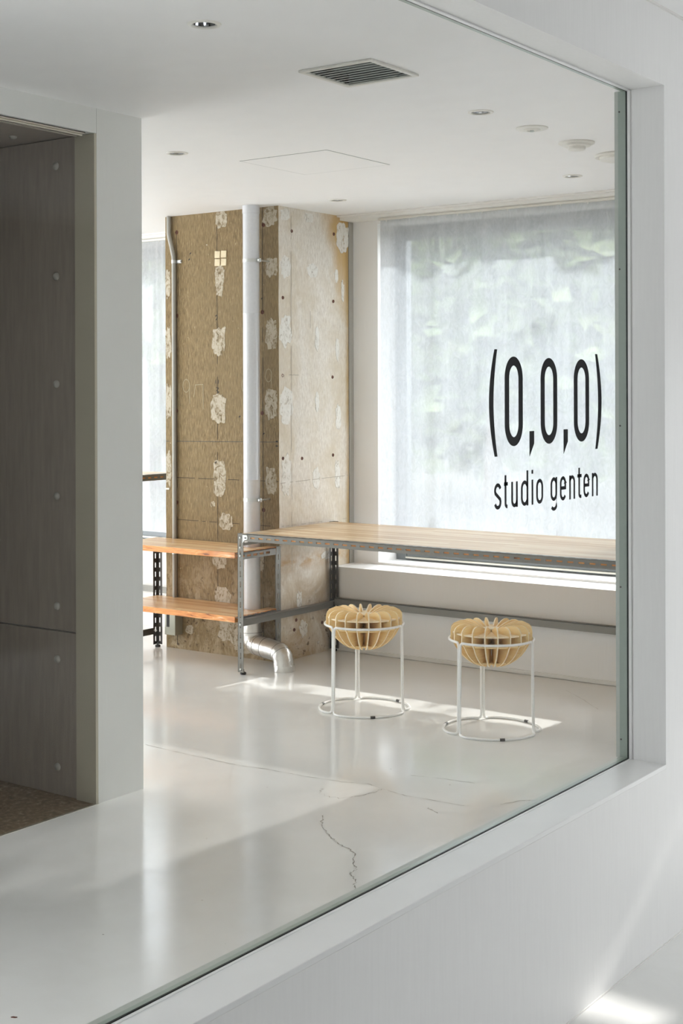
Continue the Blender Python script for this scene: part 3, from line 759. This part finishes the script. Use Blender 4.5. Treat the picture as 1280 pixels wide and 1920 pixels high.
m.prism([(x, TY0 - .0025, z), (x + .028, TY0 - .0025, z), (x + .034, TY0 - .0025, z - .008), (x + .034, TY0 - .0025, z - .020), (x + .026, TY0 - .0025, z - .026), (x + .012, TY0 - .0025, z - .028), (x + .004, TY0 - .0025, z - .040), (x, TY0 - .0025, z - .042)], (0, .0025, 0))
at(t, m.build('gusset_plate', M['zinc']))
m = MB(); m.box(x + .014, TY0 - .003, z - .018, x + .026, TY0 - .0024, z - .012); at(t, m.build('slot_hole', M['black']))
for z in (.731, .678, .634, .268, .030): bolt(t, (TX0 + .019, TY0, z), '-Y')
bolt(t, (TX0 + .019, TY1 - .034, .62), '-Y'); 
thing(t, 'long pine topped workbench on grey slotted steel frame under the glowing curtain', 'table')

# ---- low shelf unit joined to the bench's left end
SX0, SX1, SY0, SY1 = -5.745, -4.817, 5.735, 6.100
t = empty('shelf_unit', ((SX0 + SX1) / 2, 5.92, 0)); AD = M['angle_dark']
PX, PY = -4.962, 6.03
NT_ = (PX - .056, PX + .056, PY - .058)
board('upper_shelf', t, SX0, SX1 - .022, SY0, SY1, .616, .648, M['pine_dark'], M['pine_edge'], NT_)
board('lower_shelf', t, SX0, SX1 - .022, SY0, SY1, .272, .304, M['pine_dark'], M['pine_edge'], NT_)
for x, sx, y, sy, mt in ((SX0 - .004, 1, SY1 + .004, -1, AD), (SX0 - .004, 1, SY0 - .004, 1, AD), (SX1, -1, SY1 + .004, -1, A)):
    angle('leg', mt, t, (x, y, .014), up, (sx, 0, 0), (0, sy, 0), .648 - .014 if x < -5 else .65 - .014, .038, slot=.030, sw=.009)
    foot(t, x + sx * .02, y + sy * .02)
for z in (.644, .300):
    angle('side_rail', A, t, (SX1, SY0 + .004, z), (0, 1, 0), (0, 0, -1), (-1, 0, 0), SY1 - SY0 - .042, .036, sw=.012, slot=.034)
m = MB(); m.box(SX0 - .004, SY0 + .04, .075, SX0 - .0005, SY1 - .036, .113); at(t, m.build('stretcher', AD))
for x in (SX0 + .01, SX0 + .024): bolt(t, (x, SY1 - .036, .10), '-Y', .005)
thing(t, 'low two tier pine shelf on dark slotted legs in front of the column', 'shelf')

# ---- taller bench at the left window, mostly hidden by the grey wall end
t = empty('workbench', (-7.0, 6.2, 0)); Z = 1.0; x0, x1, y0, y1 = -8.1, -6.0, 5.80, 6.585
board('tabletop', t, x0 + .004, x1 - .004, y0 + .004, y1 - .004, Z - .026, Z - .001, M['pine'], M['pine_edge'])
angle('top_rail', A, t, (x1, y0 + .036, Z), (0, 1, 0), (0, 0, -1), (-1, 0, 0), y1 - y0 - .072)
angle('top_rail', A, t, (x0 + .036, y0, Z), (1, 0, 0), (0, 0, -1), (0, 1, 0), x1 - x0 - .072)
for sx, x in ((1, x0), (-1, x1)):
    for sy, y in ((1, y0), (-1, y1)):
        angle('leg', AD, t, (x, y, .014), up, (sx, 0, 0), (0, sy, 0), Z - .014, .038); foot(t, x + sx * .02, y + sy * .02)
m = MB(); m.box(x0 + .038, y1 - .042, .232, x1 - .04, y1 - .038, .272); at(t, m.build('back_stretcher', A))
thing(t, 'taller workbench by the left window, only its slotted steel end showing', 'table')

# ------------------------------------------------------------------ duct, conduit, box
e = empty('duct_pipe', (PX, PY, 0)); R = .0465
m = MB(); m.lathe([(R, .19), (R, 1.018), (R + .001, 1.02), (R, 1.022), (R, 1.943), (R + .001, 1.945), (R, 1.947), (R, 2.50), (R + .002, 2.502), (R + .002, H - .001)], (PX, PY, 0), 40)
at(e, m.build('riser', M['duct'], smooth=True))
path = fillet([(PX, PY, .235), (PX, PY, .105), (PX + .13, PY - .035, .100), (PX + .272, PY - .075, .092), (PX + .292, PY - .085, .0)], .10, 7)
RR = [.0545 + .0016 * math.sin(i * 2.1) for i in range(len(path))]; RR[0] = .048
m = MB(); m.tube(path, RR, 28)
at(e, m.build('foil_elbow', M['foil'], smooth=True))
for j in (1, 5, 8, 10, 13, 16, 18, 20):
    if j + 1 < len(path):
        c_ = path[j]; tdir = (path[j + 1] - path[j]).normalized()
        m = MB(); m.tube([c_ - tdir * .0012, c_ + tdir * .0012], RR[j] + .0009, 28); at(e, m.build('seam_ring', M['angle']))
m = MB(); m.lathe([(.052, .0), (.0565, .001), (.0565, .030), (.055, .034)], (PX + .292, PY - .085, 0), 32)
at(e, m.build('collar', M['foil'], smooth=True))
for z in (2.238, .908):
    b = MB(); b.lathe([(R + .0012, z - .010), (R + .0022, z - .010), (R + .0022, z + .010), (R + .0012, z + .010)], (PX, PY, 0), 36)
    b.box(PX + R + .001, PY - .004, z - .010, PX + R + .022, PY + .004, z + .010)
    b.tube([(PX + R + .014, PY, z), (PX + R + .014, CY0, z)], .005, 8)
    c_ = at(e, b.build('pipe_clamp', M['zinc']))
    b = MB(); b.lathe([(.010, 0), (.010, -.004), (.005, -.010), (1e-5, -.010)], (PX + R + .014, PY - .004, z), 12, axis='Y')
    at(e, b.build('clamp_nut', M['zinc']))
thing(e, 'tall white round duct pipe against the column, ending in a foil elbow', 'pipe')

e = empty('conduit', (-5.6, 6.09, .2))
m = MB(); m.tube(fillet([(-5.643, 6.095, H - .002), (-5.643, 6.095, 2.44), (-5.603, 6.095, 2.30), (-5.603, 6.095, .236)], .12, 8), .0125, 16)
at(e, m.build('tube', M['conduit'], smooth=True))
for z in (2.275, .567):
    m = MB(); m.tube([(-5.603, 6.095, z - .009), (-5.603, 6.095, z + .009)], .0145, 16); m.box(-5.603, 6.108, z - .009, -5.555, 6.1115, z + .009)
    m.box(-5.578, 6.10, z - .006, -5.556, 6.1085, z + .006)
    at(e, m.build('saddle_clip', M['zinc'], smooth=False))
thing(e, 'thin grey conduit running down the left side of the column', 'conduit')
e = empty('outlet_box', (-5.6, 6.075, .085))
at(e, bbox('box', M['box'], -5.638, 6.045, .088, -5.555, 6.1105, .235, bevel=.003))
at(e, bbox('socket', M['black'], -5.622, 6.0435, .135, -5.600, 6.046, .215))
m = MB(); m.lathe([(.004, 0), (.004, -.001), (1e-5, -.0015)], (-5.573, 6.045, .225), 8, axis='Y'); at(e, m.build('screw', M['zinc']))
thing(e, 'small stainless outlet box at the column foot below the lower shelf', 'electrical box')
m = MB(); m.box(CX0 - .002, CY0 - .004, .932, CX0 + .028, CY0, .942); at(col, m.build('bracket', M['fixture']))

# ------------------------------------------------------------------ stools
def make_stool():
    e = empty('stool')
    rb, rl, rtp, rt_, zt = .2145, .192, .187, .0055, .405
    # three bent rod loops: base arc, leg, top arc, leg
    for kx in range(3):
        a0 = math.radians(15 + 120 * kx) + .030; a1 = math.radians(15 + 120 * (kx + 1)) - .030
        base = []; N = 26
        for i in range(N + 1):
            s_ = i / N; a = a0 + (a1 - a0) * s_
            edge = min(s_, 1 - s_) * N
            rr = rb - (rb - rl) * max(0, 1 - edge / 3.2) ** 1.6
            base.append(Vector((rr * math.cos(a), rr * math.sin(a), rt_)))
        top = [Vector((rtp * math.cos(a0 + (a1 - a0) * i / N), rtp * math.sin(a0 + (a1 - a0) * i / N), zt)) for i in range(N, -1, -1)]
        def joinc(p_prev, corner, p_next, n=5):
            return [p_prev * (1 - q) ** 2 + corner * 2 * q * (1 - q) + p_next * q * q for q in [i / n for i in range(n + 1)]]
        loop = base[1:-1]
        c1 = base[-1]; c2 = top[0]
        loop += joinc(base[-2], c1, c1 + (c2 - c1).normalized() * .022)
        loop += joinc(c2 - (c2 - c1).normalized() * .022, c2, top[1])
        loop += top[2:-2]
        c3 = top[-1]; c4 = base[0]
        loop += joinc(top[-2], c3, c3 + (c4 - c3).normalized() * .022)
        loop += joinc(c4 - (c4 - c3).normalized() * .022, c4, base[1])[:-1]
        mm = MB(); mm.tube(loop, rt_, 10, closed=True); mm.build('rod_loop', M['tube'], e, smooth=True)
        am = math.radians(15 + 120 * kx + 60)
        g = MB(); c_ = Vector((rb * math.cos(am), rb * math.sin(am), rt_)); tg = Vector((-math.sin(am), math.cos(am), 0))
        g.tube([c_ - tg * .011, c_ + tg * .011], rt_ + .0011, 12); g.build('glide', M['angle_dark'], e)
    # seat of twenty radial plywood fins and three discs
    prof = [(.024, .445), (.045, .450), (.075, .462), (.105, .472), (.132, .4765), (.155, .4745), (.170, .468), (.180, .456), (.1825, .442), (.1825, .41), (.180, .398), (.170, .388),
            (.163, .376), (.152, .357), (.135, .335), (.112, .314), (.088, .299), (.066, .290), (.05, .287), (.05, .30), (.022, .30), (.022, .445)]
    for i in range(20):
        a = 2 * math.pi * i / 20 + .1; u = Vector((math.cos(a), math.sin(a), 0)); n_ = Vector((-math.sin(a), math.cos(a), 0)) * .0055
        mm = MB(); mm.prism([u * r + Vector((0, 0, z)) - n_ / 2 for r, z in prof], n_, 1); mm.mi[0] = mm.mi[1] = 0; mm.build('fin', [M['ply'], M['ply_edge']], e)
    for r, z, th in ((.173, .434, .006), (.166, .388, .006), (.092, .304, .006)):
        mm = MB(); mm.lathe([(.010, z), (r, z), (r, z + th), (.010, z + th)], seg=48, close=True); mm.build('disc', M['ply_edge'] if z > .4 else M['ply'], e)
    mm = MB(); mm.lathe([(1e-5, .4485), (.034, .4485), (.034, .4535), (1e-5, .4535)], seg=32); mm.build('hub_cap', M['ply_edge'], e)
    return e
s1 = make_stool(); s1.location = (-3.803, 5.458, 0)
s2 = dup(s1); s2.location = (-3.103, 5.443, 0); s2.rotation_euler = (0, 0, math.radians(-3))
thing(s1, 'ribbed plywood stool on white wire frame, nearer the concrete column', 'stool', 'ribbed plywood stools')
thing(s2, 'ribbed plywood stool on white wire frame, nearer the glass frame', 'stool', 'ribbed plywood stools')

# ------------------------------------------------------------------ lettering on the glass
LX = -1.6196
def lstroke(parent, strokes, wd, name='letter', closed=False):
    mm = MB()
    for st in strokes:
        cl = st[0] == 'C'; P = [Vector(p) for p in (st[1:] if cl else st)]; n = len(P); L_, R_ = [], []
        for i in range(n):
            if cl: d1 = (P[i] - P[i - 1]).normalized(); d2 = (P[(i + 1) % n] - P[i]).normalized()
            else:
                d1 = (P[i] - P[i - 1]).normalized() if i else (P[1] - P[0]).normalized()
                d2 = (P[i + 1] - P[i]).normalized() if i < n - 1 else d1
            tdir = (d1 + d2).normalized(); nn = Vector((-tdir.y, tdir.x)); sc = 1 / max(.5, nn.dot(Vector((-d1.y, d1.x))))
            L_.append(P[i] + nn * wd / 2 * sc); R_.append(P[i] - nn * wd / 2 * sc)
        for i in range(n if cl else n - 1):
            j = (i + 1) % n
            mm.prism([(LX, c.x, c.y) for c in (R_[i], R_[j], L_[j], L_[i])], (.0003, 0, 0))
    return at(parent, mm.build(name, M['letter']))
def arc(cx, cz, rx, rz, a0, a1, n=14): return [(cx + rx * math.cos(math.radians(a0 + (a1 - a0) * i / n)), cz + rz * math.sin(math.radians(a0 + (a1 - a0) * i / n))) for i in range(n + 1)]
lt = empty('window_lettering', (LX, 3.13, 1.2)); lt.rotation_euler = (0, 0, 0)
# parentheses: thick in the middle, thin at the ends
for y_end, y_mid, y_in in ((2.870, 2.833, 2.854), (3.398, 3.435, 3.414)):
    mm = MB(); N = 24; outer, inner = [], []
    for i in range(N + 1):
        z = 1.350 + (1.6015 - 1.350) * i / N; q = (2 * i / N - 1); f_ = abs(q) ** 1.9
        sgn = 1 if y_end > y_mid else -1
        outer.append((y_mid + (y_end - y_mid - sgn * .011) * f_, z)); inner.append((y_in + (y_end + sgn * .002 - y_in) * f_, z))
    for i in range(N):
        mm.prism([(LX, *outer[i]), (LX, *inner[i]), (LX, *inner[i + 1]), (LX, *outer[i + 1])], (.0003, 0, 0))
    at(lt, mm.build('bracket_mark', M['letter']))
SW = .0215
for yc in (2.952, 3.133, 3.315):
    hw_ = .0445 - SW / 2; zt_, zb_ = 1.586 - SW / 2, 1.372 + SW / 2
    ring = ['C'] + arc(yc, zt_ - hw_ * 1.25, hw_, hw_ * 1.25, 0, 180, 20) + arc(yc, zb_ + hw_ * 1.25, hw_, hw_ * 1.25, 180, 360, 20)
    lstroke(lt, [ring], SW, 'numeral')
for y in (3.030, 3.212):
    mm = MB(); mm.prism([(LX, y, 1.406), (LX, y + .024, 1.406), (LX, y + .024, 1.375), (LX, y + .001, 1.3445), (LX, y, 1.3445)], (.0003, 0, 0))
    at(lt, mm.build('comma', M['letter']))
w_ = .0086; h_ = w_ / 2; B0 = 1.2258; XH = 1.2872; TT = XH - h_; BB = B0 + h_
def stadium(y0, y1, z0, z1):
    c_, r = (y0 + y1) / 2, (y1 - y0) / 2
    return ['C'] + arc(c_, z1 - r * 1.1, r, r * 1.1, 0, 180, 12) + arc(c_, z0 + r * 1.1, r, r * 1.1, 180, 360, 12)
def glyph(ch, a, b):
    a += h_; b -= h_; c_ = (a + b) / 2; r = (b - a) / 2
    if ch == 's':
        mid = (TT + BB) / 2
        return [arc(c_, TT - r * .95, r, r * .95, 15, 180, 10) + [(a, mid + .012), (a + .002, mid + .007), (b - .002, mid - .007), (b, mid - .012)] + arc(c_, BB + r * .95, r, r * .95, 360, 195, 10)]
    if ch == 't':
        return [[(c_ - .002, 1.3045)] + [(c_ - .002, BB + .010)] + arc(c_ + .0055, BB + .0075, .0075, .0075, 180, 270, 6) + [(b + h_ * .6, BB)], [(a - h_, XH - h_ * .8), (b + h_, XH - h_ * .8)]]
    if ch == 'u': return [[(a, XH)] + arc(c_, BB + r * 1.05, r, r * 1.05, 180, 330, 10) + [(b, BB + .012)], [(b, XH), (b, B0)]]
    if ch == 'd': return [[(b, 1.311), (b, B0)], [(b, XH - .014)] + arc(c_, TT - r * 1.1, r, r * 1.1, 30, 180, 10) + arc(c_, BB + r * 1.1, r, r * 1.1, 180, 330, 10) + [(b, B0 + .014)]]
    if ch == 'i': return [[(c_, XH), (c_, B0)], [(c_, 1.311), (c_, 1.3015)]]
    if ch == 'o': return [stadium(a, b, BB, TT)]
    if ch == 'g': return [stadium(a, b - .001, BB + .002, TT), [(b, XH), (b, 1.217)] + arc(c_, 1.2075 + r * .75, r, r * .75, 0, -150, 10)]
    if ch == 'e': return [[(a + .003, 1.2575), (b, 1.2575), (b, TT - r * 1.1)] + arc(c_, TT - r * 1.1, r, r * 1.1, 0, 180, 10) + arc(c_, BB + r * 1.1, r, r * 1.1, 180, 335, 10)]
    if ch == 'n': return [[(a, XH), (a, B0)], [(a, XH - .014)] + arc(c_, TT - r * 1.05, r, r * 1.05, 150, 0, 10) + [(b, B0)]]
for ch, a, b in (('s', 2.856, 2.890), ('t', 2.903, 2.921), ('u', 2.938, 2.970), ('d', 2.986, 3.023), ('i', 3.040, 3.0486), ('o', 3.064, 3.100),
                 ('g', 3.140, 3.176), ('e', 3.191, 3.225), ('n', 3.243, 3.276), ('t', 3.290, 3.314), ('e', 3.325, 3.359), ('n', 3.375, 3.410)):
    lstroke(lt, glyph(ch, a, b), w_)
thing(lt, 'black studio name and coordinate lettering on the glass wall', 'sign')

# small wood chip on the floor by the glass
m = MB(); m.prism([(-2.615, 2.262, 0), (-2.604, 2.266, 0), (-2.602, 2.271, 0), (-2.613, 2.268, 0)], (0, 0, .002))
thing(m.build('wood_chip', M['rust']), 'tiny brown chip lying on the white floor at the bottom left', 'debris')

# ------------------------------------------------------------------ outdoors
struct(bbox('ground', M['paving'], -40, YB + .25, -.2, 30, 60, -.1))
def tree(x, y, clumps, n, ls, seed, label, trunk_h):
    rr = random.Random(seed); e = empty('tree', (x, y, -.1)); mm = MB()
    for (cx, cy, cz, rx, ry, rz) in clumps:
        k_ = int(n * rx * ry * rz / sum(c[3] * c[4] * c[5] for c in clumps))
        for _ in range(k_):
            while True:
                d = Vector((rr.uniform(-1, 1), rr.uniform(-1, 1), rr.uniform(-1, 1)))
                if d.length < 1: break
            d = d * (.55 + .45 * rr.random())
            c_ = Vector((cx + d.x * rx, cy + d.y * ry, cz + d.z * rz))
            u = Vector((rr.uniform(-1, 1), rr.uniform(-1, 1), rr.uniform(-.6, .4))).normalized()
            v = u.cross(Vector((rr.uniform(-1, 1), rr.uniform(-1, 1), rr.uniform(-1, 1)))).normalized()
            l_ = ls * rr.uniform(.6, 1.3); mm.poly([c_ - u * l_, c_ + v * l_ * .45, c_ + u * l_, c_ - v * l_ * .45])
    at(e, mm.build('foliage', M['leaf']))
    mm = MB(); cx, cy, cz = clumps[0][:3]
    mm.tube([(x, y, -.1), (x + .05, y, trunk_h * .5), (x - .03, y, trunk_h)], [.12, .10, .08], 12)
    for c in clumps:
        if c[3] < .31 and c is not clumps[0]: continue
        mm.tube([(x - .03, y, trunk_h - .05), ((x + c[0]) / 2, (y + c[1]) / 2, (trunk_h + c[2]) / 2 + .1), (c[0], c[1], c[2])], [.06, .04, .02], 8)
    at(e, mm.build('trunk', M['bark'])); thing(e, label, 'tree'); return e
# two trees just outside whose overhanging boughs shade the top of the windows
tree(-1.75, 8.7, [(-1.9, 8.4, 3.62, 1.0, .6, .46), (-3.1, 8.35, 3.60, .9, .6, .46), (-4.15, 8.4, 3.58, .75, .6, .42), (-.75, 8.4, 3.75, .5, .6, .5)], 9500, .085, 3, 'overhanging tree outside the window behind the long workbench', 2.9)
rt = random.Random(21)
tree(-1.3, 11.0, [(-1.3, 10.9, 3.6, .3, .3, .3)] + [(rt.uniform(-5.0, -1.6), 10.6 + rt.uniform(-.3, .3), rt.uniform(2.55, 4.5), rt.uniform(.12, .30), .22, rt.uniform(.08, .22)) for _ in range(22)], 420, .06, 23, 'slender tree outside whose sparse leaves dapple the window light', 3.0)
tree(-6.2, 8.8, [(-6.2, 8.4, 3.60, 1.0, .6, .45), (-5.3, 8.4, 3.6, .4, .6, .45), (-7.5, 8.4, 3.62, 1.1, .6, .45)], 6500, .085, 5, 'overhanging tree outside, beyond the concrete column', 2.9)
tree(-10.2, 17.9, [(-11.8, 18, 3.2, 2.2, 1.2, 3.2), (-8.6, 18, 3.2, 2.4, 1.1, 3.2), (-10.2, 18.3, 2.6, 3.0, .6, 2.6)], 24000, .26, 8, 'pale green tree seen faintly through the middle of the sheer curtain', 2.8)
tree(-17.0, 17.9, [(-16.6, 18, 3.2, 2.0, 1.2, 3.2), (-19.0, 18, 3.2, 2.4, 1.1, 3.0), (-17.2, 18.3, 2.6, 2.4, .6, 2.6)], 22000, .26, 9, 'pale green tree seen faintly through the far left curtain strip', 2.8)
